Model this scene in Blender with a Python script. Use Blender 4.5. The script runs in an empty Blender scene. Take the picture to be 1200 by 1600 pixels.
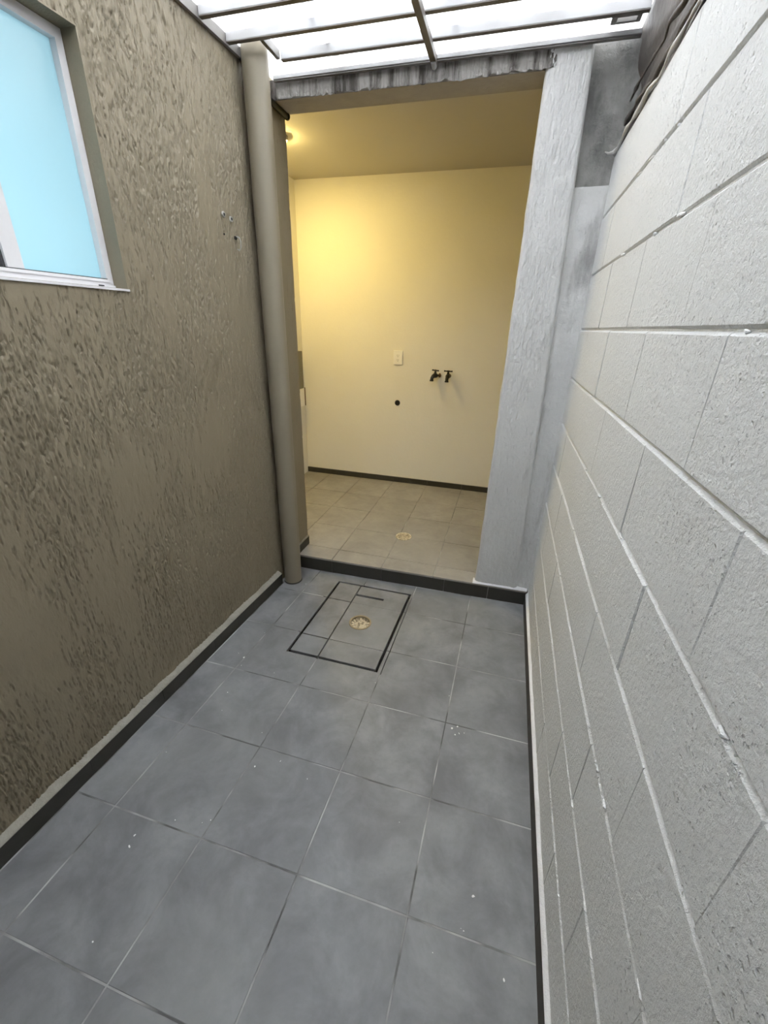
import bpy, bmesh, math, random
import numpy as np
from mathutils import Matrix, Vector

random.seed(7)
rng = np.random.default_rng(11)
S = bpy.context.scene
COL = S.collection

# ------------------------------------------------------------------ camera
cam_d = bpy.data.cameras.new('camera')
cam_d.sensor_fit = 'AUTO'; cam_d.sensor_width = 36.0
cam_d.lens = 650.0 / 1600.0 * 36.0
cam_d.clip_start = 0.02
cam = bpy.data.objects.new('camera', cam_d); COL.objects.link(cam)


def _ray(px, py): return Vector((px - 600.0, -(py - 800.0), -650.0))


_up = -_ray(558, 2250).normalized()
_y = _ray(802, 514); _y = (_y - _up * _y.dot(_up)).normalized()
_x = _y.cross(_up)
cam.matrix_world = Matrix.Translation((0, 0, 1.5)) @ Matrix((_x, _y, _up)).to_4x4()
S.camera = cam

# ------------------------------------------------------------------ sky, exposure
w = bpy.data.worlds.new('overcast_sky'); S.world = w; w.use_nodes = True
bg = w.node_tree.nodes['Background']
bg.inputs[0].default_value = (0.93, 0.97, 1.0, 1); bg.inputs[1].default_value = 14.8
S.view_settings.view_transform = 'Standard'; S.view_settings.look = 'None'
S.view_settings.exposure = 0.38; S.view_settings.gamma = 1.0
S.view_settings.use_curve_mapping = False
S.cycles.max_bounces = 14; S.cycles.diffuse_bounces = 7; S.cycles.transmission_bounces = 10
S.cycles.use_denoising = True


# ------------------------------------------------------------------ helpers
def lin(r, g, b):
    f = lambda c: (c / 255 / 12.92) if c <= 10 else ((c / 255 + 0.055) / 1.055) ** 2.4
    return (f(r), f(g), f(b), 1.0)


def scl(c, k): return (min(c[0] * k, 1), min(c[1] * k, 1), min(c[2] * k, 1), 1)


class NT:
    def __init__(s, name):
        s.m = bpy.data.materials.new(name); s.m.use_nodes = True
        s.t = s.m.node_tree; s.n = s.t.nodes
        s.b = s.n['Principled BSDF']; s.out = s.n['Material Output']
        s.pos = s.n.new('ShaderNodeNewGeometry').outputs['Position']

    def link(s, a, b): s.t.links.new(a, b)

    def mapping(s, scale, loc=(0, 0, 0), rot=(0, 0, 0)):
        k = s.n.new('ShaderNodeMapping'); s.link(s.pos, k.inputs[0])
        k.inputs['Scale'].default_value = scale; k.inputs['Location'].default_value = loc
        k.inputs['Rotation'].default_value = rot
        return k.outputs[0]

    def noise(s, scale, detail=4, rough=.6, vec=None, dist=0):
        k = s.n.new('ShaderNodeTexNoise'); s.link(vec if vec is not None else s.pos, k.inputs['Vector'])
        k.inputs['Scale'].default_value = scale; k.inputs['Detail'].default_value = detail
        k.inputs['Roughness'].default_value = rough; k.inputs['Distortion'].default_value = dist
        return k.outputs[0]

    def voro(s, scale, vec=None, feature='F1', rnd=1.0):
        k = s.n.new('ShaderNodeTexVoronoi'); k.feature = feature
        s.link(vec if vec is not None else s.pos, k.inputs['Vector'])
        k.inputs['Scale'].default_value = scale; k.inputs['Randomness'].default_value = rnd
        return k.outputs['Distance']

    def ramp(s, fac, stops):
        k = s.n.new('ShaderNodeValToRGB'); s.link(fac, k.inputs[0])
        e = k.color_ramp.elements
        while len(e) > len(stops): e.remove(e[-1])
        while len(e) < len(stops): e.new(.5)
        for i, (p, c) in enumerate(stops):
            e[i].position = p
            e[i].color = c if not isinstance(c, (int, float)) else (c, c, c, 1)
        return k.outputs[0]

    def mix(s, fac, a, b, mode='MIX'):
        k = s.n.new('ShaderNodeMix'); k.data_type = 'RGBA'; k.blend_type = mode
        for inp, v in ((k.inputs[0], fac), (k.inputs[6], a), (k.inputs[7], b)):
            if hasattr(v, 'links'): s.link(v, inp)
            else: inp.default_value = v
        return k.outputs[2]

    def math(s, op, a, b=0.0):
        k = s.n.new('ShaderNodeMath'); k.operation = op
        for inp, v in ((k.inputs[0], a), (k.inputs[1], b)):
            if hasattr(v, 'links'): s.link(v, inp)
            else: inp.default_value = v
        return k.outputs[0]

    def bump(s, h, dist, strength=1.0, prev=None):
        k = s.n.new('ShaderNodeBump'); s.link(h, k.inputs['Height'])
        k.inputs['Distance'].default_value = dist; k.inputs['Strength'].default_value = strength
        if prev is not None: s.link(prev, k.inputs['Normal'])
        s.link(k.outputs[0], s.b.inputs['Normal'])
        return k.outputs[0]

    def base(s, v):
        if hasattr(v, 'links'): s.link(v, s.b.inputs['Base Color'])
        else: s.b.inputs['Base Color'].default_value = v

    def rough(s, v, spec=None):
        s.b.inputs['Roughness'].default_value = v
        if spec is not None: s.b.inputs['Specular IOR Level'].default_value = spec


def simple(name, c, rough=.6, metal=0, var=.15, scale=14, bump=0.0, bscale=60, spec=.4):
    k = NT(name)
    k.base(k.mix(k.noise(scale), scl(c, 1 - var), scl(c, 1 + var)))
    k.rough(rough, spec); k.b.inputs['Metallic'].default_value = metal
    if bump: k.bump(k.noise(bscale, 5), bump)
    return k.m


M = {}
# taupe dragged plaster
k = NT('taupe_plaster'); c = (.228, .193, .132, 1)
k.base(k.mix(k.noise(2.2, 5), scl(c, .9), scl(c, 1.1)))
k.rough(.5, .4); k.bump(k.noise(170, 4, .6, k.mapping((1, 1, .45))), .0016)
M['taupe'] = k.m
# grey-painted block wall with pits
k = NT('grey_block_paint'); c = (.67, .68, .685, 1)
k.base(k.mix(k.noise(3.0, 5), scl(c, .95), scl(c, 1.05)))
k.rough(.55, .35)
pit = k.ramp(k.voro(95, k.mix(.03, k.pos, k.noise(30), 'ADD')), [(0.0, 0), (.30, 1)])
patch = k.ramp(k.noise(7, 3), [(.42, 0), (.62, 1)])
pith = k.mix(patch, (1, 1, 1, 1), pit)
n1 = k.bump(pith, .0045)
k.bump(k.noise(85, 6, .68), .0062, 1.0, n1)
M['block'] = k.m
k = NT('grey_mortar_paint'); k.base((.72, .73, .735, 1)); k.rough(.55, .35)
k.bump(k.noise(70, 5), .005); M['mortar'] = k.m


# pale plaster with dirt
def pale(name, c, stain, lo, hi, sscale, mp):
    k = NT(name)
    f = k.ramp(k.noise(sscale, 6, .65, k.mapping(mp)), [(lo, 1.0), (hi, 0.0)])
    k.base(k.mix(f, k.mix(k.noise(6, 5), scl(c, .9), scl(c, 1.08)), stain))
    k.rough(.7, .25); k.bump(k.noise(130, 5, .65), .003)
    return k.m


M['pale'] = pale('pale_grey_plaster', (.58, .58, .575, 1), (.29, .285, .28, 1), .26, .42, 6, (1.0, 1.0, .22))
M['lintel'] = pale('stained_lintel_plaster', (.30, .285, .27, 1), (.06, .052, .046, 1), .38, .56, 9, (2.6, 1, .35))
M['bare'] = pale('bare_grey_cement', (.27, .265, .255, 1), (.13, .13, .125, 1), .35, .55, 8, (1, 1, .5))
M['soffit'] = simple('soffit_plaster', (.36, .33, .29, 1), .8, bump=.002)


# slate grey floor tile
def tile(name, c, dirt, var=.16):
    k = NT(name)
    oi = k.n.new('ShaderNodeObjectInfo').outputs['Random']
    a = k.mix(k.ramp(k.noise(5.5, 6, .62, None, .35), [(.34, 0), (.66, 1)]), scl(c, 1 - var), scl(c, 1 + var))
    a = k.mix(k.ramp(k.noise(22, 5, .65), [(.5, 0), (.85, .5)]), a, scl(c, .68))
    a = k.mix(k.ramp(k.noise(2.3, 4, .5, k.mapping((1, 1, 1), (4, 9, 2))), [(.5, 0), (.75, .6)]), a, dirt)
    a = k.mix(k.math('MULTIPLY', oi, .22), a, scl(c, .70))
    k.base(a); k.rough(.5, .4)
    k.bump(k.noise(9, 6, .6), .0012)
    return k.m


M['tile'] = tile('slate_grey_tile', (.204, .208, .216, 1), (.250, .252, .250, 1), .26)
M['roomtile'] = tile('room_grey_tile', (.30, .285, .26, 1), (.33, .315, .285, 1))
k = NT('grout'); k.base(k.mix(k.ramp(k.noise(4.5, 3, .5), [(.40, 0), (.62, 1)]), (.12, .12, .12, 1), (.46, .46, .455, 1)))
k.rough(.9, .1); k.bump(k.noise(120, 4), .002); M['grout'] = k.m
M['basetile'] = simple('charcoal_base_tile', (.040, .039, .035, 1), .55, var=.2)
M['cement'] = simple('cement_grout_ledge', (.29, .275, .235, 1), .9, var=.25, scale=30, bump=.004)
M['whitecaulk'] = simple('white_grout', (.72, .72, .73, 1), .8, var=.06, scale=30, bump=.003)
M['pipe'] = simple('taupe_painted_pvc', (.235, .205, .150, 1), .42, var=.06, scale=5, bump=.0008, bscale=12)
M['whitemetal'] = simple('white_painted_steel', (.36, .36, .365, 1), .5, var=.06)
M['brown_and_shade'] = simple('brown_steel_and_batten_shade', (.13, .115, .10, 1), .5, var=.12)  # brown steel of the bar, also the painted shade under the battens
M['edgemetal'] = simple('grey_painted_angle', (.2, .19, .18, 1), .5, var=.12)
M['frame'] = simple('white_aluminium', (.66, .65, .66, 1), .45, var=.06)
M['gasket'] = simple('dark_gasket', (.05, .05, .055, 1), .6)
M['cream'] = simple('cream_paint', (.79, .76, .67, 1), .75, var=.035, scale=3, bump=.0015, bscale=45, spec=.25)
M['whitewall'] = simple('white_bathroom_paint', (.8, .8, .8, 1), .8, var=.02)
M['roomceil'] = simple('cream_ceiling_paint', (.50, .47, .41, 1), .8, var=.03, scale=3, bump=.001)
M['black'] = simple('black_iron', (.012, .011, .010, 1), .45, var=.2)
M['brass'] = simple('brown_brass', (.16, .10, .05, 1), .45, metal=.6)
M['plate'] = simple('ivory_plastic', (.88, .86, .80, 1), .4, var=.02)
M['slot'] = simple('socket_slot', (.30, .27, .2, 1), .5)
M['soil'] = simple('black_dirt', (.018, .017, .016, 1), .95, var=.4, scale=60, bump=.004)
M['drain'] = pale('limescaled_grate', (.55, .47, .33, 1), (.10, .08, .055, 1), .36, .52, 60, (1, 1, 1))
M['drainrim'] = simple('aged_brass_rim', (.30, .24, .15, 1), .6, var=.3, scale=40)
M['drainpale'] = pale('pale_drain_cover', (.72, .66, .50, 1), (.35, .27, .15, 1), .38, .5, 40, (1, 1, 1))
M['tarp'] = simple('brown_plastic_tarp', (.10, .088, .08, 1), .5, var=.3, scale=10, bump=.006, bscale=24)
M['tarpedge'] = simple('white_plastic_edge', (.52, .51, .49, 1), .45, var=.35, scale=28, bump=.004)
M['board'] = simple('olive_grey_board', (.21, .19, .13, 1), .7)
M['plug'] = simple('pale_grey_plug', (.36, .35, .32, 1), .6)
M['fleck'] = simple('white_paint_fleck', (.75, .75, .74, 1), .7)
M['house'] = simple('grey_house_paint', (.30, .29, .27, 1), .8)
# translucent roof sheet
k = NT('translucent_sheet'); tr = k.n.new('ShaderNodeBsdfTranslucent'); df = k.n.new('ShaderNodeBsdfDiffuse')
cc = k.mix(k.ramp(k.noise(9, 6, .65, k.mapping((1, .25, 1))), [(.30, 1), (.5, 0)]), (.80, .80, .81, 1), (.60, .59, .58, 1))
k.link(cc, tr.inputs[0]); df.inputs[0].default_value = (.75, .75, .75, 1)
mx = k.n.new('ShaderNodeMixShader'); mx.inputs[0].default_value = .3
k.link(tr.outputs[0], mx.inputs[1]); k.link(df.outputs[0], mx.inputs[2]); k.link(mx.outputs[0], k.out.inputs[0])
M['sheet'] = k.m
# frosted cyan glass
k = NT('frosted_cyan_glass'); tr = k.n.new('ShaderNodeBsdfTranslucent'); gl = k.n.new('ShaderNodeBsdfGlossy')
tr.inputs[0].default_value = (.60, .77, .83, 1); gl.inputs['Roughness'].default_value = .25
mx = k.n.new('ShaderNodeMixShader'); mx.inputs[0].default_value = .05
k.link(tr.outputs[0], mx.inputs[1]); k.link(gl.outputs[0], mx.inputs[2]); k.link(mx.outputs[0], k.out.inputs[0])
M['glass'] = k.m


def emit(name, col, st):
    k = NT(name); e = k.n.new('ShaderNodeEmission'); e.inputs[0].default_value = col; e.inputs[1].default_value = st
    k.link(e.outputs[0], k.out.inputs[0]); return k.m


M['bulb'] = emit('warm_bulb_glow', (1.0, .77, .28, 1), 620)
M['coolbulb'] = emit('cool_bulb_glow', (.92, .98, 1.0, 1), 205)


def mesh(name, verts, faces, smooth=False):
    me = bpy.data.meshes.new(name); me.from_pydata([tuple(v) for v in verts], [], faces); me.update()
    if smooth: me.polygons.foreach_set('use_smooth', [True] * len(me.polygons))
    return me


def obj(name, me, m, parent=None, loc=None, **props):
    o = bpy.data.objects.new(name, me); COL.objects.link(o)
    if me is not None and m is not None and not me.materials: me.materials.append(M[m])
    if parent is not None: o.parent = parent
    if loc is not None: o.location = loc
    for kk, vv in props.items(): o[kk] = vv
    return o


def empty(name, label, category, loc=(0, 0, 0), **props):
    o = obj(name, None, None, None, loc, label=label, category=category, **props)
    o.empty_display_size = .05
    return o


class MB:
    """collects shapes into one mesh"""
    def __init__(s): s.v = []; s.f = []

    def add(s, v, f):
        n = len(s.v); s.v += [tuple(p) for p in v]; s.f += [tuple(i + n for i in q) for q in f]; return s

    def box(s, x0, x1, y0, y1, z0, z1, ch=0.0):
        if ch <= 0:
            v = [(x, y, z) for z in (z0, z1) for y in (y0, y1) for x in (x0, x1)]
            f = [(0, 2, 3, 1), (4, 5, 7, 6), (0, 1, 5, 4), (2, 6, 7, 3), (0, 4, 6, 2), (1, 3, 7, 5)]
            return s.add(v, f)
        bm = bmesh.new(); bmesh.ops.create_cube(bm, size=1)
        for q in bm.verts:
            q.co = Vector(((x0 + x1) / 2 + q.co.x * (x1 - x0), (y0 + y1) / 2 + q.co.y * (y1 - y0), (z0 + z1) / 2 + q.co.z * (z1 - z0)))
        bmesh.ops.bevel(bm, geom=bm.edges[:], offset=ch, segments=2, profile=.5, affect='EDGES')
        bm.verts.index_update()
        v = [q.co[:] for q in bm.verts]; f = [tuple(a.index for a in q.verts) for q in bm.faces]; bm.free()
        return s.add(v, f)

    def tube(s, pts, rad, seg=16, cap=True):
        pts = [Vector(p) for p in pts]; n = len(pts)
        rad = rad if isinstance(rad, (list, tuple)) else [rad] * n
        v = []; prev = None
        for i, p in enumerate(pts):
            t = (pts[min(i + 1, n - 1)] - pts[max(i - 1, 0)]).normalized()
            if prev is None:
                a = Vector((0, 0, 1)) if abs(t.z) < .9 else Vector((1, 0, 0))
                prev = t.cross(a).normalized()
            u = (prev - t * prev.dot(t)).normalized(); prev = u; q = t.cross(u)
            for k in range(seg):
                an = 2 * math.pi * k / seg
                v.append(p + (u * math.cos(an) + q * math.sin(an)) * rad[i])
        f = [(i * seg + k, i * seg + (k + 1) % seg, (i + 1) * seg + (k + 1) % seg, (i + 1) * seg + k) for i in range(n - 1) for k in range(seg)]
        if cap: f += [tuple(range(seg))[::-1], tuple((n - 1) * seg + k for k in range(seg))]
        return s.add(v, f)

    def lathe(s, prof, o=(0, 0, 0), seg=32, axis='z'):
        v = []
        for r, h in prof:
            for k in range(seg):
                a = 2 * math.pi * k / seg; c_, s_ = r * math.cos(a), r * math.sin(a)
                v.append((o[0] + c_, o[1] + s_, o[2] + h) if axis == 'z' else (o[0] + c_, o[1] - h, o[2] + s_))
        n = len(prof)
        f = [(i * seg + k, i * seg + (k + 1) % seg, (i + 1) * seg + (k + 1) % seg, (i + 1) * seg + k) for i in range(n - 1) for k in range(seg)]
        f += [tuple(range(seg))[::-1], tuple((n - 1) * seg + k for k in range(seg))]
        return s.add(v, f)

    def mesh(s, name, smooth=False): return mesh(name, s.v, s.f, smooth)

    def build(s, name, m, parent=None, smooth=False, **props):
        me = s.mesh(name, smooth)
        o = obj(name, me, m, parent, **props)
        if smooth:
            try: me.set_sharp_from_angle(angle=math.radians(40))
            except Exception: pass
        return o


def box(name, m, b, parent=None, ch=0.0, **props): return MB().box(*b, ch).build(name, m, parent, **props)


def inset(poly, g):
    out = []; n = len(poly)
    for i in range(n):
        p0 = Vector(poly[i - 1]); p1 = Vector(poly[i]); p2 = Vector(poly[(i + 1) % n])
        d0 = (p1 - p0).normalized(); d1 = (p2 - p1).normalized()
        n0 = Vector((-d0.y, d0.x)); n1 = Vector((-d1.y, d1.x))
        k = 1 + n0.dot(n1)
        out.append(tuple(p1 + (n0 + n1) * (g / max(k, .2))))
    return out


def tile_prism(poly, z0, z1, gap=.0016, ch=.0012):
    """flat tile, counter-clockwise outline, with a chamfered upper edge"""
    a = inset(poly, gap); b = inset(poly, gap + ch); n = len(poly)
    v = [(x, y, z0) for x, y in a] + [(x, y, z1 - ch) for x, y in a] + [(x, y, z1) for x, y in b]
    f = [(r * n + i, r * n + (i + 1) % n, (r + 1) * n + (i + 1) % n, (r + 1) * n + i) for r in (0, 1) for i in range(n)]
    f += [tuple(range(2 * n, 3 * n)), tuple(range(n))[::-1]]
    return mesh('tile', v, f)


def smooth_noise(ny, nz, cy, cz):
    g = rng.standard_normal((cy + 3, cz + 3))
    yy = np.linspace(0, cy, ny); zz = np.linspace(0, cz, nz)
    iy = np.minimum(yy.astype(int), cy - 1); iz = np.minimum(zz.astype(int), cz - 1)
    fy = yy - iy; fz = zz - iz; fy = fy * fy * (3 - 2 * fy); fz = fz * fz * (3 - 2 * fz)
    a = g[np.ix_(iy, iz)]; b = g[np.ix_(iy + 1, iz)]; c_ = g[np.ix_(iy, iz + 1)]; d = g[np.ix_(iy + 1, iz + 1)]
    fy = fy[:, None]; fz = fz[None]
    return (a * (1 - fy) + b * fy) * (1 - fz) + (c_ * (1 - fy) + d * fy) * fz


def groove_field(us, vs, n, lmin, lmax, wmin, wmax, dmax, slant=.10, clump=None):
    """relief of plaster dragged upwards with coarse grit: short, nearly vertical grooves"""
    nu, nv = len(us), len(vs); H = np.zeros((nu, nv)); du = us[1] - us[0]; dv = vs[1] - vs[0]
    cl = smooth_noise(nu, nv, max(2, int((us[-1] - us[0]) * 7)), max(2, int((vs[-1] - vs[0]) * 3.5)))
    for _ in range(n):
        i, j = rng.integers(nu), rng.integers(nv)
        if rng.random() > .46 + .38 * cl[i, j]: continue
        L = min(lmin + rng.exponential(.45) * (lmax - lmin), 2.2 * lmax); W = rng.uniform(wmin, wmax); D = dmax * (.35 + .65 * rng.random())
        st = rng.normal(0, slant); hu = int((W * 2 + abs(st) * L) / du) + 2; hv = int(L / 2 / dv) + 2
        i0, i1, j0, j1 = max(i - hu, 0), min(i + hu + 1, nu), max(j - hv, 0), min(j + hv + 1, nv)
        U = us[i0:i1, None] - us[i]; V = vs[None, j0:j1] - vs[j]
        ph = rng.uniform(0, 6.3, 3); cu = st * V + .0008 * np.sin(V * 85 + ph[0]) + .0006 * np.sin(V * 320 + ph[1])
        t = np.clip(1 - np.abs(V) / (L / 2), 0, 1) ** .5 * np.clip(.72 + .5 * V / L + .3 * np.sin(V * 230 + ph[2]), .15, 1)
        e = ((U - cu) / (W * (.35 + .65 * t))) ** 2
        g = -D * t * np.exp(-(e * .8) ** 1.7) + .22 * D * t * np.exp(-((np.sqrt(e) - 2.0) * 1.8) ** 2)
        P = H[i0:i1, j0:j1]; H[i0:i1, j0:j1] = np.where(np.abs(g) > np.abs(P), g, P)
    return H


def grid_mesh(name, P, mask=None):
    nu, nv = P.shape[:2]
    idx = np.arange(nu * nv).reshape(nu, nv)
    q = np.stack([idx[:-1, :-1], idx[1:, :-1], idx[1:, 1:], idx[:-1, 1:]], -1).reshape(-1, 4)
    if mask is not None: q = q[~mask.reshape(-1)]
    me = bpy.data.meshes.new(name); n = len(q)
    me.vertices.add(nu * nv); me.vertices.foreach_set('co', P.reshape(-1).astype(np.float32))
    me.loops.add(n * 4); me.loops.foreach_set('vertex_index', q.reshape(-1).astype(np.int32))
    me.polygons.add(n); me.polygons.foreach_set('loop_start', np.arange(0, n * 4, 4, dtype=np.int32))
    me.polygons.foreach_set('use_smooth', np.ones(n, dtype=bool))
    me.update(calc_edges=True); me.validate()
    return me


ST = 'structure'
LA, LB = -1.284, .0393                       # left wall plane: x = LA + LB*y
lx = lambda y, off=0.0: LA + LB * y + off    # off > 0 is into the passage
YE = -1.7                                    # house end of the passage, behind the camera
RX = .291                                    # face of the block wall
rise = lambda x: 2.173 + .02 * (x + 1.16)    # front of the step
SZ = .097                                    # step height
YB = 3.775                                   # back wall of the laundry room
ZC = 2.548

# ------------------------------------------------------------------ floor of the passage
_fb = MB().box(-1.5, -.885, YE - .2, 2.25, -.12, -.0010).box(-.37, .6, YE - .2, 2.25, -.12, -.0010)
_fb.box(-.885, -.37, YE - .2, 1.425, -.12, -.0010).box(-.885, -.37, 2.11, 2.25, -.12, -.0010).box(-.885, -.37, 1.425, 2.11, -.12, -.040)
floor = _fb.build('floor', 'grout', kind=ST,
            label='slate grey tiled floor of the narrow passage', category='floor')
cx0 = [-1.05, -.714, -.386, -.05]; cs = [.037, .030, .020, .020]
cols = [lambda y: -1.259 + LB * y + .002] + [(lambda y, a=a, s=s: a + s * (y - 1.25)) for a, s in zip(cx0, cs)] + [lambda y: .283]
rows = [None, 1.915, 1.585, 1.256, .935, .603, .264, -.07, -.405, -.74, -1.075, -1.41, YE]
HX0 = lambda y: -.858 + .03 * (y - 1.77); HX1 = lambda y: -.398 + .03 * (y - 1.77)
HY0, HY1 = 1.441, 2.090


def add_tile(poly, z=0.0, parent=floor, m='tile', z0=-.009, gap=.0019):
    dz = random.uniform(-.0006, .0006)
    obj('tile', tile_prism(poly, z + z0, z + dz, gap), m, parent)


for r in range(len(rows) - 1):
    for c_ in range(len(cols) - 1):
        L, R_ = cols[c_], cols[c_ + 1]; y0 = rows[r + 1]
        y1l = rows[r] if rows[r] is not None else rise(L(2.17)) - .001
        y1r = rows[r] if rows[r] is not None else rise(R_(2.17)) - .001
        full = [(L(y0), y0), (R_(y0), y0), (R_(y1r), y1r), (L(y1l), y1l)]
        g = .0055
        if c_ == 1 and r == 0:
            P = [(L(y0), y0), (HX0(y0) - g, y0), (HX0(HY1) - g, HY1 + g), (R_(HY1), HY1 + g), (R_(y1r), y1r), (L(y1l), y1l)]
        elif c_ == 1 and r == 1: P = [(L(y0), y0), (HX0(y0) - g, y0), (HX0(y1l) - g, y1l), (L(y1l), y1l)]
        elif c_ == 1 and r == 2:
            P = [(L(y0), y0), (R_(y0), y0), (R_(HY0), HY0 - g), (HX0(HY0) - g, HY0 - g), (HX0(y1l) - g, y1l), (L(y1l), y1l)]
        elif c_ == 2 and r == 0:
            P = [(HX1(y0) + g, y0), (R_(y0), y0), (R_(y1r), y1r), (L(y1l), y1l), (L(HY1), HY1 + g), (HX1(HY1) + g, HY1 + g)]
        elif c_ == 2 and r == 1: P = [(HX1(y0) + g, y0), (R_(y0), y0), (R_(y1r), y1r), (HX1(y1l) + g, y1l)]
        elif c_ == 2 and r == 2:
            P = [(L(y0), y0), (R_(y0), y0), (R_(y1r), y1r), (HX1(y1l) + g, y1l), (HX1(HY0) + g, HY0 - g), (L(HY0), HY0 - g)]
        else: P = full
        add_tile(P)

# ------------------------------------------------------------------ raised floor of the laundry room
v = [(-2.0, 2.34, -.12), (1.2, 2.34, -.12), (1.2, 4.0, -.12), (-2.0, 4.0, -.12)]
mb = MB().box(-2.0, 1.2, 2.34, 3.95, -.12, SZ - .0035)
x0, x1 = -1.2, .31
mb.add([(x0, rise(x0) + .012, -.12), (x1, rise(x1) + .012, -.12), (x1, 2.34, -.12), (x0, 2.34, -.12),
        (x0, rise(x0) + .012, SZ - .0035), (x1, rise(x1) + .012, SZ - .0035), (x1, 2.34, SZ - .0035), (x0, 2.34, SZ - .0035)],
       [(0, 3, 2, 1), (4, 5, 6, 7), (0, 1, 5, 4), (1, 2, 6, 5), (2, 3, 7, 6), (3, 0, 4, 7)])
floor2 = mb.build('floor_room', 'grout', kind=ST, label='raised tiled floor of the warmly lit laundry room', category='floor')
rc = [-1.853, -1.603, -1.268, -.935, -.600, -.270, .065, .40, .735, 1.1]
rr = [None, 2.318, 2.655, 2.99, 3.325, 3.66, YB]
for r in range(len(rr) - 1):
    for c_ in range(len(rc) - 1):
        a, b = rc[c_], rc[c_ + 1]
        if r == 0:
            a = max(a, -1.19); b = min(b, .283)
            if b - a < .02: continue
            P = [(a, rise(a) - .004), (b, rise(b) - .004), (b, rr[1]), (a, rr[1])]
        else: P = [(a, rr[r]), (b, rr[r]), (b, rr[r + 1]), (a, rr[r + 1])]
        add_tile(P, SZ, floor2, 'roomtile', -.012)
# riser tiles of the step
rj = [-1.19, -.937, -.600, -.200, .065, .283]
for a, b in zip(rj[:-1], rj[1:]):
    P = [(a, rise(a)), (b, rise(b)), (b, rise(b) + .0115), (a, rise(a) + .0115)]
    obj('riser_tile', tile_prism(P, -.004, SZ - .0125, .0012, .001), 'basetile', floor2)

# ------------------------------------------------------------------ inspection hatch in the floor
hatch = empty('inspection_hatch', 'tiled inspection hatch outlined by black gaps in the grey passage floor', 'hatch', (-.63, 1.77, 0))
PI_ = Matrix.Translation((.63, -1.77, 0))


def hpart(name, me, m):
    me.transform(PI_); return obj(name, me, m, hatch)


P = [(HX0(HY0) - .02, HY0 - .02), (HX1(HY0) + .02, HY0 - .02), (HX1(HY1) + .02, HY1 + .02), (HX0(HY1) - .02, HY1 + .02)]
hpart('frame_gap', mesh('frame_gap', [(x, y, z) for z in (-.0399, -.0342) for x, y in P],
      [(4, 5, 6, 7), (0, 3, 2, 1), (0, 1, 5, 4), (1, 2, 6, 5), (2, 3, 7, 6), (3, 0, 4, 7)]), 'soil')
SM = lambda y: -.706 + .012 * (y - 1.77)
yr = [HY0, 1.577, 1.910, HY1]
GP = .0065
DC = (-.594, 1.752); DR = .062
for i in range(3):
    a, b = yr[i], yr[i + 1]
    a2 = a + (GP if i == 0 else .0022); b2 = b - (GP if i == 2 else .0022)
    hpart('tile', tile_prism([(HX0(a2) + GP, a2), (SM(a2) - .003, a2), (SM(b2) - .003, b2), (HX0(b2) + GP, b2)], -.034, .0006, 0), 'tile')
    Q = [(SM(a2) + .003, a2 - (.0014 if i else 0)), (HX1(a2) - GP, a2 - (.0014 if i else 0)), (HX1(b2) - GP, b2 + (.0014 if i < 2 else 0)), (SM(b2) + .003, b2 + (.0014 if i < 2 else 0))]
    if i == 0: hpart('tile', tile_prism(Q, -.034, .0004, 0), 'tile')
    elif i == 2:   # tile with the lifting slot
        s0, s1, t0, t1 = SM(1.99) + .003, -.528, 1.981, 1.999
        Q2 = [Q[0], Q[1], Q[2], Q[3], (SM(t1) + .003, t1), (s1, t1), (s1, t0), (s0, t0)]
        hpart('tile', tile_prism(Q2, -.034, .0004, 0), 'tile')
    else:          # tile with the round drain opening
        ang = sorted([2 * math.pi * k / 40 for k in range(40)] + [math.atan2(y - DC[1], x - DC[0]) % (2 * math.pi) for x, y in Q])

        def edge(an):
            d = Vector((math.cos(an), math.sin(an))); best = 9
            for u in range(4):
                p, q = Vector(Q[u]), Vector(Q[(u + 1) % 4]); e = q - p
                den = d.x * e.y - d.y * e.x
                if abs(den) < 1e-9: continue
                w_ = p - Vector(DC); t = (w_.x * e.y - w_.y * e.x) / den; s_ = (w_.x * d.y - w_.y * d.x) / den
                if t > 0 and -1e-6 <= s_ <= 1 + 1e-6: best = min(best, t)
            return DC[0] + d.x * best, DC[1] + d.y * best
        n = len(ang); vv = []
        for z in (-.034, .0004):
            for an in ang: vv.append((DC[0] + DR * math.cos(an), DC[1] + DR * math.sin(an), z))
            for an in ang: x, y = edge(an); vv.append((x, y, z))
        ff = []
        for k_ in range(n):
            k2 = (k_ + 1) % n
            ff += [(2 * n + k_, 3 * n + k_, 3 * n + k2, 2 * n + k2), (k2, k_, 2 * n + k_, 2 * n + k2)[::-1],
                   (n + k_, n + k2, 3 * n + k2, 3 * n + k_), (k_, k2, n + k2, n + k_)]
        hpart('tile', mesh('tile', vv, ff), 'tile')


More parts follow.
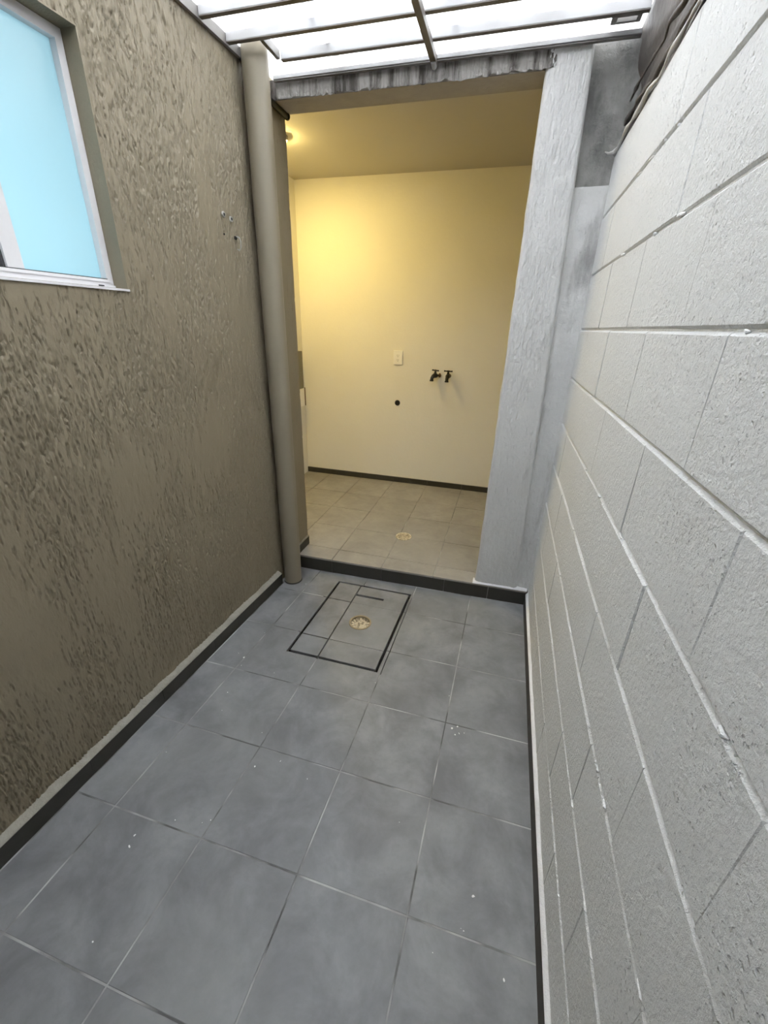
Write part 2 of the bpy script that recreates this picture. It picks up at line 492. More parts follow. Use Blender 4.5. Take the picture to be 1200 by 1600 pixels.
def floor_drain(loc, r, label, rim, grate, depth, pale_rim):
    t = empty('floor_drain', label, 'drain', loc)
    prof = [(r * .84, depth - .003), (r * .86, .0012), (r * .93, .003), (r, .0022), (r, -.003)]
    mb = MB().lathe(prof, seg=40); mb.f = mb.f[:-2]
    mb.build('rim', rim, t, True)
    MB().lathe([(r * .845, depth - .004), (r * .845, depth - .002), (.001, depth - .002)], seg=32).build('sump', 'soil' if not pale_rim else 'drainrim', t)
    # grate: disc with a ring of radial bars and a hub
    g = MB(); z = depth + .0004; h = .0022
    g.lathe([(r * .30, z), (r * .30, z + h), (r * .24, z + h + .0015), (.001, z + h + .0018)], seg=24)
    for k_ in range(14):
        a = 2 * math.pi * k_ / 14
        d = Vector((math.cos(a), math.sin(a), 0)); s_ = Vector((-d.y, d.x, 0)) * .0050
        p, q = d * r * .26, d * r * .845
        vv = [p - s_, q - s_ * 1.6, q + s_ * 1.6, p + s_]
        g.add([(x.x, x.y, z) for x in vv] + [(x.x, x.y, z + h) for x in vv],
              [(4, 5, 6, 7), (0, 3, 2, 1), (0, 1, 5, 4), (1, 2, 6, 5), (2, 3, 7, 6), (3, 0, 4, 7)])
    g.lathe([(r * .62, z), (r * .62, z + h + .0006), (r * .53, z + h + .0006), (r * .53, z)], seg=28)
    g.build('grate', grate, t, True)
    return t


floor_drain((DC[0], DC[1], .0), .061, 'round tan floor drain set in the tiled hatch', 'drainrim', 'drain', -.012, False)
floor_drain((-.565, 2.645, SZ + .003), .057, 'round cream drain cover on the laundry room floor', 'drainpale', 'drain', -.001, True)

# ------------------------------------------------------------------ left wall
WY0, WY1, WZ0, WZ1 = .64, 1.258, 1.587, 2.212     # window opening
TOP = 2.52


def seg(a, b, d): return np.linspace(a, b, max(2, int(round((b - a) / d)) + 1))


us = np.concatenate([seg(YE, .0, .02)[:-1], seg(.0, .34, .006)[:-1], seg(.34, WY0, .0020)[:-1], seg(WY0, WY1, .0020)[:-1], seg(WY1, 2.335, .0020)])
vs = np.concatenate([seg(-.01, WZ0, .0042)[:-1], seg(WZ0, WZ1, .0042)[:-1], seg(WZ1, TOP, .0042)])
k0 = int(np.searchsorted(us, .339)); uf = us[k0:]
H = np.zeros((len(us), len(vs)))
uu = np.linspace(.34, 2.335, len(uf)); vv_ = np.linspace(-.01, TOP, len(vs))
H[k0:] = groove_field(uu, vv_, 40000, .010, .075, .0012, .0034, .0100, .06)
H[:k0] = .002 * smooth_noise(k0, len(vs), 120, 60)
H[k0:] += .0011 * smooth_noise(len(uf), len(vs), 14, 12) + .00055 * smooth_noise(len(uf), len(vs), 130, 90) + .0003 * smooth_noise(len(uf), len(vs), 330, 160)
nrm = np.array([1, -LB, 0]) / math.hypot(1, LB)
G = np.zeros((len(us), len(vs), 3))
G[..., 0] = LA + LB * us[:, None]; G[..., 1] = us[:, None]; G[..., 2] = vs[None]
G += H[..., None] * nrm
um = (us[1:] + us[:-1]) / 2; vm = (vs[1:] + vs[:-1]) / 2
mask = ((um > WY0) & (um < WY1))[:, None] & ((vm > WZ0) & (vm < WZ1))[None]
wall_left = obj('wall_left', grid_mesh('wall_left', G, mask), 'taupe', kind=ST,
                label='taupe left wall of rough dragged plaster with a small window', category='wall')


def skew_box(mb, y0, y1, o0, o1, z0, z1):
    """box that follows the left wall; o0 < o1 are offsets from its face"""
    v = [(lx(y, o), y, z) for z in (z0, z1) for y in (y0, y1) for o in (o0, o1)]
    return mb.add(v, [(0, 2, 3, 1), (4, 5, 7, 6), (0, 1, 5, 4), (2, 6, 7, 3), (0, 4, 6, 2), (1, 3, 7, 5)])


mb = MB()
for y0, y1, z0, z1 in ((YE, WY0, -.01, TOP), (WY1, 2.33, -.01, TOP), (WY0, WY1, -.01, WZ0), (WY0, WY1, WZ1, TOP)):
    skew_box(mb, y0, y1, -.15, -.0055, z0, z1)
mb.build('wall_core', 'taupe', wall_left)
# left baseboard: charcoal tiles with a rough cement ledge on top
bb = skew_box(MB(), YE, 1.965, .0, .016, .0, .066).build('baseboard_left', 'cement', kind=ST,
     label='charcoal tile baseboard with rough cement ledge along the taupe wall', category='baseboard')
yj = [1.965, 1.66, 1.33, 1.0, .67, .34, .01, -.32, -.65, -.98, -1.31, YE]
for a, b in zip(yj[1:], yj[:-1]):
    skew_box(MB(), a + .0008, b - .0008, .0163, .025, .0, .068).build('base_tile', 'basetile', bb)
n = 260; ys = np.linspace(YE, 1.965, n); led = np.zeros((n, 5, 3))
wob = np.interp(ys, np.linspace(YE, 1.965, 90), rng.normal(0, .0017, 90)); wob2 = np.interp(ys, np.linspace(YE, 1.965, 70), rng.normal(0, .002, 70))
for j, (o, z) in enumerate(((.024, .067), (.0235, .0715), (.012, .076), (.001, .084), (-.006, .086))):
    led[:, j, 0] = LA + LB * ys + o; led[:, j, 1] = ys
    led[:, j, 2] = z + wob * (j / 4.0) * 2.0 + wob2 * (1 if 0 < j < 4 else 0) * .6
obj('cement_ledge', grid_mesh('cement_ledge', led), 'cement', bb)
# jamb foot of the doorway (baseboard on the step)
bj = box('baseboard_jamb', 'basetile', (-1.21, -1.168, 2.176, 2.335, SZ - .004, SZ + .055), kind=ST,
         label='short charcoal baseboard at the left door jamb on the step', category='baseboard')
box('grout_ledge', 'cement', (-1.21, -1.170, 2.178, 2.336, SZ + .055, SZ + .066), bj)
# jamb end of the left wall, facing the doorway
jy = seg(2.05, 2.336, .0032); jz = seg(SZ, 2.41, .0062)
Hj = groove_field(jy, jz, 900, .018, .07, .0018, .004, .003) + .0008 * smooth_noise(len(jy), len(jz), 6, 20)
J = np.zeros((len(jy), len(jz), 3)); J[..., 0] = -1.178 + Hj; J[..., 1] = jy[:, None]; J[..., 2] = jz[None]
obj('jamb_face', grid_mesh('jamb_face', J), 'taupe', wall_left)
box('jamb_core', 'taupe', (-1.24, -1.184, 2.12, 2.335, 0.0, 2.42), wall_left)

# ------------------------------------------------------------------ window in the left wall
win = obj('window_1', None, None, kind=ST, label='white aluminium sliding window with frosted cyan glass in the taupe wall', category='window')
mb = MB()
for y0, y1, z0, z1 in ((WY0, WY0 + .004, WZ0, WZ1), (WY1 - .004, WY1, WZ0, WZ1), (WY0, WY1, WZ1 - .004, WZ1)):
    skew_box(mb, y0, y1, -.14, .0015, z0, z1)
mb.build('reveal', 'taupe', win)
mb = MB(); v = []
for o, z in ((-.14, WZ0 + .006), (.004, WZ0 - .001), (.004, WZ0 - .007), (-.14, WZ0 - .007)):
    for y in (WY0, WY1 + .002): v.append((lx(y, o), y, z))
mb.add(v, [(0, 1, 3, 2), (2, 3, 5, 4), (4, 5, 7, 6), (6, 7, 1, 0), (0, 2, 4, 6), (1, 7, 5, 3)]).build('window_sill', 'frame', win)
FO = -.050                                     # front of the frame
fb, ft, fl, fr = WZ0 + .003, WZ1 - .005, WY0 + .004, WY1 - .005
mb = MB()
skew_box(mb, fl, fr, FO - .05, FO, fb, fb + .022); skew_box(mb, fl, fr, FO - .05, FO, ft - .026, ft)
skew_box(mb, fl, fl + .022, FO - .05, FO, fb + .022, ft - .026); skew_box(mb, fr - .022, fr, FO - .05, FO, fb + .022, ft - .026)
skew_box(mb, fl, fr, FO, FO + .006, fb, fb + .006)
skew_box(mb, fl + .01, fr - .01, FO - .012, FO + .003, fb + .014, fb + .022)
wf = mb.build('window_frame', 'frame', win)
skew_box(MB(), fr - .062, fr - .042, FO + .004, FO + .0066, fb + .001, fb + .005).build('weep_slot', 'gasket', wf)
skew_box(MB(), fl + .02, fr - .02, FO - .003, FO + .0005, fb + .0215, fb + .0245).build('track_gasket', 'gasket', wf)
# fixed pane side (nearer the doorway) and the sliding sash
my = .985
ps = skew_box(MB(), my - .002, fr - .02, FO - .026, FO - .021, fb + .02, ft - .024).build('pane', 'glass', win)
mb = MB()
skew_box(mb, my - .042, my, FO - .030, FO - .004, fb + .022, ft - .026)
mb.build('meeting_stile', 'frame', win)
sash = MB(); skew_box(sash, fl + .02, my - .052, FO - .048, FO - .030, fb + .022, fb + .05); skew_box(sash, fl + .02, my - .052, FO - .048, FO - .030, ft - .052, ft - .026)
skew_box(sash, fl + .02, fl + .048, FO - .048, FO - .030, fb + .05, ft - .052); skew_box(sash, my - .08, my - .045, FO - .048, FO - .030, fb + .022, ft - .026)
sash = sash.build('sash', 'frame', win)
skew_box(MB(), fl + .04, my - .07, FO - .042, FO - .038, fb + .045, ft - .045).build('pane', 'glass', sash)
skew_box(MB(), my - .047, my - .041, FO - .03, FO - .012, fb + .022, ft - .026).build('brush_seal', 'gasket', win)
# the lit bathroom behind the frosted glass
bx0, bx1, by0, by1, bz0, bz1 = -2.75, -1.42, .05, 1.95, .0, 2.5
mb = MB().box(bx0 - .1, bx0, by0, by1, bz0, bz1).box(bx0, bx1, by0 - .1, by0, bz0, bz1).box(bx0, bx1, by1, by1 + .1, bz0, bz1)
mb.box(bx0, bx1, by0, by1, bz1, bz1 + .1).box(bx0, bx1, by0, by1, bz0 - .1, bz0)
mb.build('wall_bathroom', 'whitewall', kind=ST, label='lit bathroom walls behind the frosted window', category='wall')
bl = empty('bathroom_lamp', 'cool white lamp behind the frosted cyan window', 'lamp', (-2.0, .98, 2.499))
MB().lathe([(.05, 0), (.05, -.02), (.03, -.03), (.001, -.03)][::-1], seg=20).build('lamp_base', 'plate', bl)
MB().tube([(0, 0, -.03), (0, 0, -.72)], .004, 8).build('cord', 'plate', bl)
MB().lathe([(.001, -.805), (.025, -.798), (.038, -.775), (.036, -.745), (.02, -.72)], seg=20).build('bulb', 'coolbulb', bl, True)

# ------------------------------------------------------------------ right block wall
core = box('wall_right', 'mortar', (RX + .0065, RX + .14, YE, 2.24, -.01, 2.14), kind=ST,
           label='pale grey painted concrete block wall on the right', category='wall')
Z0, RH, BP = .040, .2095, .410


def block_mesh(L, Hh, ce=.0011):
    """hollow block: face with a deep chamfer along its bed joints and a slight one at the ends; local face at x=0"""
    cb, dp = .0058, .0075
    y, z = L / 2 - .0001, Hh / 2 - .0016
    v = [(0, -y + ce, -z + cb), (0, y - ce, -z + cb), (0, y - ce, z - cb), (0, -y + ce, z - cb),
         (.003, -y, -z + cb * .4), (.003, y, -z + cb * .4), (.003, y, z - cb * .4), (.003, -y, z - cb * .4),
         (dp, -y, -z), (dp, y, -z), (dp, y, z), (dp, -y, z),
         (.06, -y, -z), (.06, y, -z), (.06, y, z), (.06, -y, z)]
    f = [(0, 3, 2, 1)]
    for r in range(3):
        for i in range(4):
            j = (i + 1) % 4; a = r * 4
            f.append((a + i, a + j, a + 4 + j, a + 4 + i))
    return mesh('block', v, f)


full_blocks = [block_mesh(BP, RH, e) for e in (.0006, .0010, .0016, .0034)]
for fbk in full_blocks: fbk.materials.append(M['block'])
for k_ in range(10):
    first = .125 if k_ % 2 else .330
    js = [first + BP * n_ for n_ in range(-6, 8)]
    js = [YE] + [j for j in js if YE + .03 < j < 2.20] + [2.235]
    for a, b in zip(js[:-1], js[1:]):
        me = random.choice(full_blocks) if abs(b - a - BP) < .002 else block_mesh(b - a, RH)
        o = obj('block', me, 'block', core, (RX + random.uniform(-.0012, .0012), (a + b) / 2, Z0 + RH * (k_ + .5)))
        o.rotation_euler = (random.gauss(0, .0012), random.gauss(0, .004), random.gauss(0, .0018))
# joint lumps: mortar squeezed out of the bed joints
mb = MB()
for _ in range(45):
    y = random.uniform(.1, 1.7); z = Z0 + RH * random.randint(2, 9) + random.uniform(-.004, .003); r = random.uniform(.0025, .0055)
    L = random.uniform(.01, .05)
    mb.tube([(RX + .0045, y - L / 2, z), (RX + .002, y - L * .2, z - .001), (RX + .0018, y + L * .25, z + .001), (RX + .0045, y + L / 2, z)], [r * .3, r, r * .8, r * .3], 7)
mb.build('mortar_crumbs', 'mortar', core, True, kind='stuff')
box('wall_upper', 'tarp', (RX + .066, RX + .16, YE, 2.24, 2.10, 2.60), kind=ST, label='dark brown wall set back above the block wall', category='wall')
# right baseboard
rb = box('baseboard_right', 'mortar', (.2865, RX + .02, YE, 2.195, 0, .074), kind=ST,
         label='thin charcoal baseboard with white grout ledge along the block wall', category='baseboard')
for a, b in zip(yj[1:], [2.195] + yj[1:-1]):
    box('base_tile', 'basetile', (.2790, .2863, a + .0008, b - .0008, 0, .076), rb)
n = 240; ys = np.linspace(YE, 2.195, n); led = np.zeros((n, 4, 3)); wob = np.interp(ys, np.linspace(YE, 2.195, 80), rng.normal(0, .0012, 80))
for j, (x, z) in enumerate(((.2795, .0755), (.2797, .079), (.286, .082), (.2935, .090))):
    led[:, j, 0] = x + wob * (j == 1) * .5; led[:, j, 1] = ys; led[:, j, 2] = z + wob * j
obj('grout_ledge', grid_mesh('grout_ledge', led), 'whitecaulk', rb)

# ------------------------------------------------------------------ doorway wall
wd = MB().box(-1.24, .10, 2.210, 2.299, 2.397, 2.460).box(-1.24, .45, 2.299, 2.335, 2.397, 2.75).build('wall_doorway', 'soffit', kind=ST,
         label='pale plastered wall around the doorway, with lintel and right pilaster', category='wall')
u = seg(-1.185, .02, .0032); z = seg(2.396, 2.462, .005)
Hl = groove_field(u, z, 2600, .02, .09, .002, .005, .005, .05) + .001 * smooth_noise(len(u), len(z), 40, 4)
P = np.zeros((len(u), len(z), 3)); P[..., 0] = u[:, None]; P[..., 1] = 2.188 - Hl
drip = np.interp(u, np.linspace(-1.2, .1, 120), rng.normal(0, .0035, 120))
P[..., 2] = z[None] + drip[:, None] * np.clip(1 - (z - z[0]) / .03, 0, 1)[None]
obj('lintel_face', grid_mesh('lintel_face', P), 'lintel', wd)
box('lintel_soffit', 'soffit', (-1.19, -.016, 2.200, 2.335, 2.3965, 2.41), wd)
# pilaster, wider at its foot
z = seg(SZ + .002, 2.462, .0062); u = seg(0, 1, .0032 / .2)
xr = np.interp(z, [.1, 2.44], [.226, .148]); xl = -.016 + np.interp(z, np.linspace(.1, 2.5, 40), rng.normal(0, .0018, 40))
fade = np.interp(z, [.1, .7, 1.4, 2.5], [.25, .45, .9, 1.15])
Hp = groove_field(u * .2, z, 3000, .02, .11, .0018, .0042, .0048, .05) * fade[None] + .0014 * smooth_noise(len(u), len(z), 4, 26) + .0006 * smooth_noise(len(u), len(z), 24, 160)
rnd = np.minimum(1, np.minimum(u, 1 - u) / .09) ; rnd = (1 - np.sqrt(1 - (1 - rnd) ** 2)) * .018
P = np.zeros((len(u), len(z), 3)); P[..., 0] = xl[None] + (xr - xl)[None] * u[:, None]
P[..., 1] = 2.203 - .015 * (z[None] / 2.5) - Hp + rnd[:, None]; P[..., 2] = z[None]
obj('pilaster_face', grid_mesh('pilaster_face', P), 'pale', wd)
v = []
for zz in (SZ - .002, 2.46):
    a, b = -.016, np.interp(zz, [.1, 2.44], [.226, .148])
    v += [(a, 2.212, zz), (b, 2.212, zz), (b, 2.335, zz), (a, 2.335, zz)]
MB().add(v, [(0, 3, 2, 1), (4, 5, 6, 7), (0, 1, 5, 4), (1, 2, 6, 5), (2, 3, 7, 6), (3, 0, 4, 7)]).build('pilaster', 'pale', wd)
# set-back strip between pilaster and block wall, bare cement near the top


def strip(name, za, zb, m, yy, xb):
    z = seg(za, zb, .0062); u = seg(0, 1, .03)
    xa = np.interp(z, [.1, 2.44], [.221, .143])
    P = np.zeros((len(u), len(z), 3)); P[..., 0] = xa[None] + (xb - xa)[None] * u[:, None]
    h = .0022 * smooth_noise(len(u), len(z), 4, int((zb - za) * 16) + 2) + .0009 * smooth_noise(len(u), len(z), 14, int((zb - za) * 70) + 2)
    P[..., 1] = yy - h - .016 * (u[:, None] ** 3) ; P[..., 2] = z[None]
    obj(name, grid_mesh(name, P), m, wd)


strip('side_strip', SZ, 2.035, 'pale', 2.224, .300)
strip('bare_strip', 2.03, 2.462, 'bare', 2.230, .345)
box('strip_core', 'bare', (.14, .40, 2.242, 2.335, SZ - .002, 2.50), wd)
# white grout smear on the step under the pilaster
n = 50; xs = np.linspace(-.030, .284, n); led = np.zeros((n, 4, 3)); wob = rng.normal(0, .003, n)
for j, (dy, zz) in enumerate(((-.004, SZ + .001), (-.001, SZ + .007), (.014, SZ + .011), (.04, SZ + .013))):
    led[:, j, 0] = xs; led[:, j, 1] = rise(xs) + dy - .003 + wob * (j == 2); led[:, j, 2] = zz + wob * .25 * (j > 0)
obj('grout_smear', grid_mesh('grout_smear', led), 'whitecaulk', wd)

# ------------------------------------------------------------------ laundry room shell
box('wall_back', 'cream', (-2.0, 1.2, YB, YB + .12, -.02, ZC + .1), kind=ST, label='cream painted back wall of the laundry room', category='wall')
box('wall_room_left', 'cream', (-2.0, -1.855, 2.335, YB, -.02, ZC + .1), kind=ST, label='cream painted left wall of the laundry room', category='wall')
box('wall_room_right', 'cream', (1.1, 1.2, 2.335, YB, -.02, ZC + .1), kind=ST, label='cream painted right wall of the laundry room', category='wall')
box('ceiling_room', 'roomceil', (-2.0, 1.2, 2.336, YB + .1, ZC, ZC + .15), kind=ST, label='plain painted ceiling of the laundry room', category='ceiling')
MB().box(-2.0, -1.24, 2.336, 2.42, -.02, ZC).box(.31, 1.2, 2.336, 2.42, -.02, ZC).build('wall_room_front', 'cream', kind=ST, label='inner side of the doorway wall in the laundry room', category='wall')
b2 = box('baseboard_back', 'cement', (-1.853, 1.1, YB - .006, YB, SZ - .003, SZ + .05), kind=ST, label='charcoal tile baseboard along the cream back wall', category='baseboard')
bj_ = [-1.853, -1.6, -1.27, -.935, -.6, -.27, .065, .4, .735, 1.1]
for a, b in zip(bj_[:-1], bj_[1:]):
    box('base_tile', 'basetile', (a + .0007, b - .0007, YB - .014, YB - .0062, SZ - .003, SZ + .049), b2)

# ------------------------------------------------------------------ house end behind the camera, with an added shading slab
box('ceiling_shade_slab', 'house', (-1.6, .5, YE - .12, -.155, 2.43, 2.75), kind=ST, label='unseen slab added behind to shade the near floor', category='ceiling')  # added out of view to cut roof light on the near floor
MB().box(-1.6, .5, YE - .12, YE, -.02, 2.43).build('wall_house', 'house', kind=ST, label='plain house wall closing the passage behind', category='wall')

# ------------------------------------------------------------------ sheet roof over the passage
roof = empty('canopy_roof', 'white translucent sheet roof on thin white battens above the passage', 'roof', (0, 0, 2.465))


def rpart(mb, name, m, smooth=False):
    me = mb.mesh(name, smooth); me.transform(Matrix.Translation((0, 0, -2.465))); return obj(name, me, m, roof)


ZR = 2.465
lxr = lambda y: lx(y, .004)
for a0, a1, dz in ((None, -.83, .0), (-.85, -.335, .003), (-.355, .297, .0)):     # three lapped sheets
    mb = MB(); v = []
    for zz in (ZR + .028 + dz, ZR + .0305 + dz):
        for y in (-.15, 2.296):
            v += [(lxr(y) if a0 is None else a0, y, zz), (a1, y, zz)]
    rpart(mb.add(v, [(0, 1, 3, 2), (4, 6, 7, 5), (0, 4, 5, 1), (2, 3, 7, 6), (0, 2, 6, 4), (1, 5, 7, 3)]), 'roof_sheet', 'sheet')
y = 2.072; i = 0
while y > -.14:
    cut = -1.045 if i == 0 else lxr(y) + .012          # the first batten stops short, beside the downpipe
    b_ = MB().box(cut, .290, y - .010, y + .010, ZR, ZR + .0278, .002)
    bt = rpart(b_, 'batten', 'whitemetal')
    me = MB().box(cut, .290, y - .0095, y + .0095, ZR - .0022, ZR - .0002).mesh('underside_shade'); me.transform(Matrix.Translation((0, 0, -2.465)))
    obj('underside_shade', me, 'brown_and_shade', bt); y -= .150; i += 1  # dark strip stands in for the shade beneath the white batten
rpart(MB().box(-1.14, .292, 2.166, 2.184, ZR - .012, ZR + .0015, .0015), 'end_angle', 'whitemetal')
rpart(MB().box(-1.140, .292, 2.170, 2.1860, ZR - .0165, ZR - .0125), 'end_gasket', 'edgemetal')
rpart(MB().box(-.452, -.428, -.15, 2.182, ZR - .026, ZR - .0005, .002), 'cross_bar', 'brown_and_shade')
rpart(MB().tube([(-.44, 2.150, ZR - .024), (-.44, 2.183, ZR - .028)], .010, 10), 'bar_highlight', 'whitemetal')  # pale stub painted in as the highlight at the bar's end
mb = MB(); skew_box(mb, -.15, 2.10, .001, .014, ZR - .006, ZR + .027)
rpart(mb, 'wall_angle', 'edgemetal')
mb = MB().box(-1.062, -1.046, 1.934, 2.060, ZR - .002, ZR + .026, .0015)
rpart(mb, 'corner_brace', 'edgemetal')
mb = MB().box(.182, .276, 2.106, 2.118, ZR + .012, ZR + .026).box(.182, .276, 2.142, 2.154, ZR + .012, ZR + .026).box(.182, .200, 2.118, 2.142, ZR + .012, ZR + .026).box(.262, .276, 2.118, 2.142, ZR + .012, ZR + .026)
rpart(mb, 'bracket', 'edgemetal')

# ------------------------------------------------------------------ tarp stuffed between block wall and roof
tarp = empty('plastic_tarp', 'crumpled brown plastic tarp stuffed between block wall top and roof', 'tarp', (RX, 1.2, 2.14))
TT = Matrix.Translation((-RX, -1.2, -2.14))
ny, ns = 150, 26; ys = np.linspace(-.15, 2.240, ny); s = np.linspace(0, 1, ns)
P = np.zeros((ny, ns, 3))
sx = np.interp(s, [0, .12, .3, .55, .8, 1], [.2895, .296, .318, .322, .306, .296]); sz = np.interp(s, [0, .12, .3, .55, .8, 1], [2.130, 2.148, 2.20, 2.30, 2.40, 2.492])
fold = .011 * smooth_noise(ny, ns, 5, 7) + .007 * smooth_noise(ny, ns, 3, 12)
env = np.sin(np.pi * s) ** .6
P[..., 0] = sx[None] + np.abs(fold) * env[None] * .9
P[..., 1] = ys[:, None]; P[..., 2] = sz[None] + .012 * smooth_noise(ny, ns, 16, 3) * (1 - s[None] * .9) * .6
me = grid_mesh('film', P); me.transform(TT); o = obj('film', me, 'tarp', tarp)
sm = o.modifiers.new('thickness', 'SOLIDIFY'); sm.thickness = .0015; sm.offset = 1
for nm, dx, dz, r0, m_ in (('torn_edge', -.004, .0, .0055, 'tarpedge'), ('fold', .012, .075, .006, 'tarp'), ('fold', .014, .15, .005, 'tarp')):
    yy = np.linspace(.7, 2.215, 90); nk = 22 if m_ == 'tarpedge' else 8; w1 = np.interp(yy, np.linspace(.7, 2.22, nk), rng.normal(0, .006, nk)); w2 = np.interp(yy, np.linspace(.7, 2.22, 20), rng.normal(0, .003, 20))
    rr_ = r0 * (.55 + np.abs(np.interp(yy, np.linspace(.7, 2.22, 30), rng.normal(.5, .55, 30))))
    sl = dz + (0 if m_ == 'tarpedge' else 1) * .06 * (2.2 - yy) * -.5
    mb = MB().tube([(RX + dx + w2_, y_, 2.143 + s_ + w1_ * (1 if dz == 0 else .6)) for y_, w1_, w2_, s_ in zip(yy, w1, w2, sl + 0 * yy)], list(rr_), 8)
    me = mb.mesh(nm, True); me.transform(TT); obj(nm, me, m_, tarp)
me = MB().tube([(.292, 2.20, 2.145), (.276, 2.195, 2.133), (.262, 2.19, 2.130), (.248, 2.186, 2.134)], [.007, .006, .004, .002], 8).mesh('loose_end', True)
me.transform(TT); obj('loose_end', me, 'tarpedge', tarp)

# ------------------------------------------------------------------ downpipe
dp = empty('downpipe', 'taupe painted round downpipe standing beside the doorway', 'pipe', (-1.137, 2.020, 0))
MB().tube([(0, 0, .002), (0, 0, .6), (0, 0, 1.4), (.0, 0, 2.492)], .053, 40).build('pipe', 'pipe', dp, True)
MB().lathe([(.0535, .0), (.0565, .001), (.0555, .005), (.0532, .008)], seg=36).build('cement_collar', 'basetile', dp, True)
# short black conduit in the upper corner of the doorway
cd = empty('conduit', 'short black conduit in the upper left corner of the doorway', 'conduit', (-1.163, 2.185, 2.386))
MB().tube([(0, -.02, .004), (0, .05, .002), (.001, .10, .001), (.002, .135, 0)], [.0125, .0125, .0125, .0125], 16).build('tube', 'black', cd, True)
MB().tube([(.002, .132, 0), (.002, .142, 0)], .0145, 16).build('end_ring', 'black', cd, True)

# ------------------------------------------------------------------ plugs and a hook in the taupe wall
for y_, z_, ky, lab in ((1.802, 1.900, 1, 'uppermost pale wall plug in the taupe wall'), (1.850, 1.893, 1, 'pale wall plug just right of the uppermost one in the taupe wall'),
                        (1.792, 1.830, 0, 'empty lower left screw hole in the taupe wall')):
    t = empty('wall_plug', lab, 'wall plug', (lx(y_, .002), y_, z_), group='plugs in the taupe wall')
    t.rotation_euler = (0, math.pi / 2, 0)
    r = .010 if ky else .0065
    if ky: MB().lathe([(r * .55, -.002), (r * .55, .0035), (r * .75, .0042), (r, .003), (r * 1.05, -.002)][::-1], seg=18).build('collar', 'plug', t, True)
    MB().lathe([(r * .6, -.001), (r * .6, .0012 if not ky else .0036), (.0004, .0013 if not ky else .0037)], seg=14).build('hole', 'soil', t)
hk = empty('wall_hook', 'bent wire hook hanging from the taupe wall near the downpipe', 'hook', (lx(1.867, .003), 1.867, 1.828))
MB().lathe([(.007, -.002), (.007, .004), (.0005, .005)], seg=12, axis='y').build('plug', 'soil', hk)
MB().tube([(0, 0, .006), (.016, .004, .002), (.020, .006, -.012), (.018, .006, -.034), (.010, .004, -.046), (.004, .001, -.040)], .0028, 8).build('wire', 'plug', hk, True)

# ------------------------------------------------------------------ things on the back wall of the laundry room
sw = empty('wall_socket', 'ivory wall socket plate on the cream back wall', 'socket', (-.937, YB, 1.247))
MB().box(-.041, .041, -.0105, -.0003, -.058, .058, .004).build('plate', 'plate', sw)
MB().box(-.017, .017, -.0112, -.0088, -.036, .036, .001).build('insert', 'plate', sw)
for zz in (.018, -.018):
    MB().box(-.008, -.0055, -.0125, -.0111, zz - .007, zz + .007).build('slot', 'slot', sw)
    MB().box(.0055, .008, -.0125, -.0111, zz - .006, zz + .006).build('slot', 'slot', sw)
    MB().tube([(0, -.0111, zz - .011), (0, -.0125, zz - .011)], .003, 10).build('slot', 'slot', sw)


def faucet(x, z, yaw, label):
    t = empty('faucet', label, 'faucet', (x, YB, z), group='faucets on the back wall'); t.rotation_euler = (0, 0, yaw)
    MB().lathe([(.018, 0.0003), (.018, .003), (.012, .006), (.001, .006)], axis='y', seg=20).build('flange', 'brass', t, True)
    MB().tube([(0, -.004, 0), (0, -.036, 0)], .0095, 12).build('inlet_pipe', 'brass', t, True)
    MB().tube([(0, -.032, 0), (0, -.042, 0), (0, -.066, 0), (0, -.080, -.004), (0, -.092, -.018), (0, -.095, -.036)],
              [.012, .018, .020, .016, .0145, .0135], 16).build('body', 'black', t, True)
    MB().tube([(0, -.095, -.032), (0, -.0955, -.044)], .0165, 14).build('spout_ring', 'black', t, True)
    MB().tube([(0, -.056, .012), (0, -.056, .026), (0, -.056, .040)], [.013, .0105, .007], 12).build('bonnet', 'black', t, True)
    h = MB().tube([(-.036, -.056, .043), (-.018, -.056, .042), (0, -.056, .043), (.018, -.056, .042), (.036, -.056, .043)], [.0068, .0052, .0075, .0052, .0068], 10)
    h.build('handle', 'black', t, True)


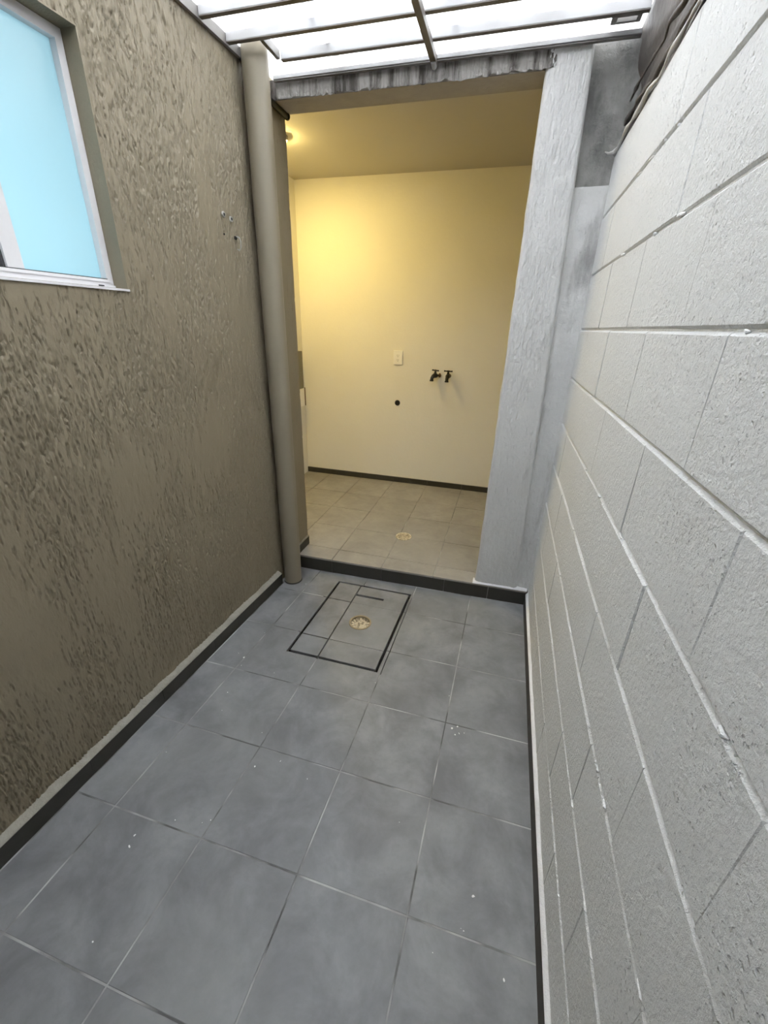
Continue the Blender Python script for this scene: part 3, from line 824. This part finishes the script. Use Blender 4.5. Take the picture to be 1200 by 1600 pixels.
faucet(-.560, 1.118, -.62, 'black iron faucet turned to the left on the back wall')
faucet(-.478, 1.118, -.06, 'black iron faucet pointing straight out of the back wall')
dr = empty('drain_outlet', 'black round drain outlet hole in the cream back wall', 'pipe outlet', (-.928, YB, .858))
MB().lathe([(.024, .0003), (.025, .003), (.021, .004), (.020, .001), (.001, .001)], axis='y', seg=28).build('pipe_end', 'black', dr, True)
# olive board with a pale ledge on the room's left wall
bd = empty('wall_board', 'olive grey board with pale block beneath in the back left corner', 'board', (-1.855, 3.60, 1.0))
MB().box(.0005, .040, -.16, .085, -.055, .27, .003).build('board', 'board', bd)
MB().box(.0005, .044, -.16, .085, -.215, -.058, .004).build('block', 'plate', bd)
MB().tube([(.046, .090, -.215), (.046, .090, -.05)], .005, 8).build('pipe', 'brass', bd, True)
# ceiling lamp
lp = empty('ceiling_lamp', 'round ceiling lamp glowing warm behind the left jamb', 'lamp', (-1.548, 2.97, ZC))
MB().lathe([(.040, -.024), (.052, -.022), (.056, -.012), (.056, -.0003), (.001, -.0003)], seg=36).build('holder', 'slot', lp, True)
MB().lathe([(.001, -.0285), (.030, -.0284), (.044, -.0280), (.045, -.0262), (.045, -.0230), (.001, -.0230)], seg=36).build('diffuser', 'bulb', lp)

# ------------------------------------------------------------------ paint flecks on the floor
mb = MB()
spots = [(-.02, 1.235), (.0, 1.25), (.01, 1.22), (-.005, 1.21), (.03, 1.228), (-.62, .905), (-.70, .86), (-.94, .55), (-.93, .52), (.11, .7), (.2, .55), (-1.05, 1.33)]
spots += [(random.uniform(-1.1, .25), random.uniform(.2, 2.0)) for _ in range(22)]
for i, (x, y) in enumerate(spots):
    r = random.uniform(.0025, .006) if i < 12 else random.uniform(.001, .0025)
    n = 7; st = random.uniform(.35, 1); an = random.uniform(0, 3)
    pts = []
    for k_ in range(n):
        a = 2 * math.pi * k_ / n; q = r * random.uniform(.6, 1.2)
        px, py = q * math.cos(a), q * math.sin(a) * st
        pts.append((x + px * math.cos(an) - py * math.sin(an), y + px * math.sin(an) + py * math.cos(an)))
    mb.add([(a, b, .0004) for a, b in pts] + [(a, b, .0016) for a, b in pts],
           [tuple(range(n, 2 * n)), tuple(range(n))[::-1]] + [(k_, (k_ + 1) % n, n + (k_ + 1) % n, n + k_) for k_ in range(n)])
mb.build('paint_flecks', 'fleck', floor, kind='stuff')
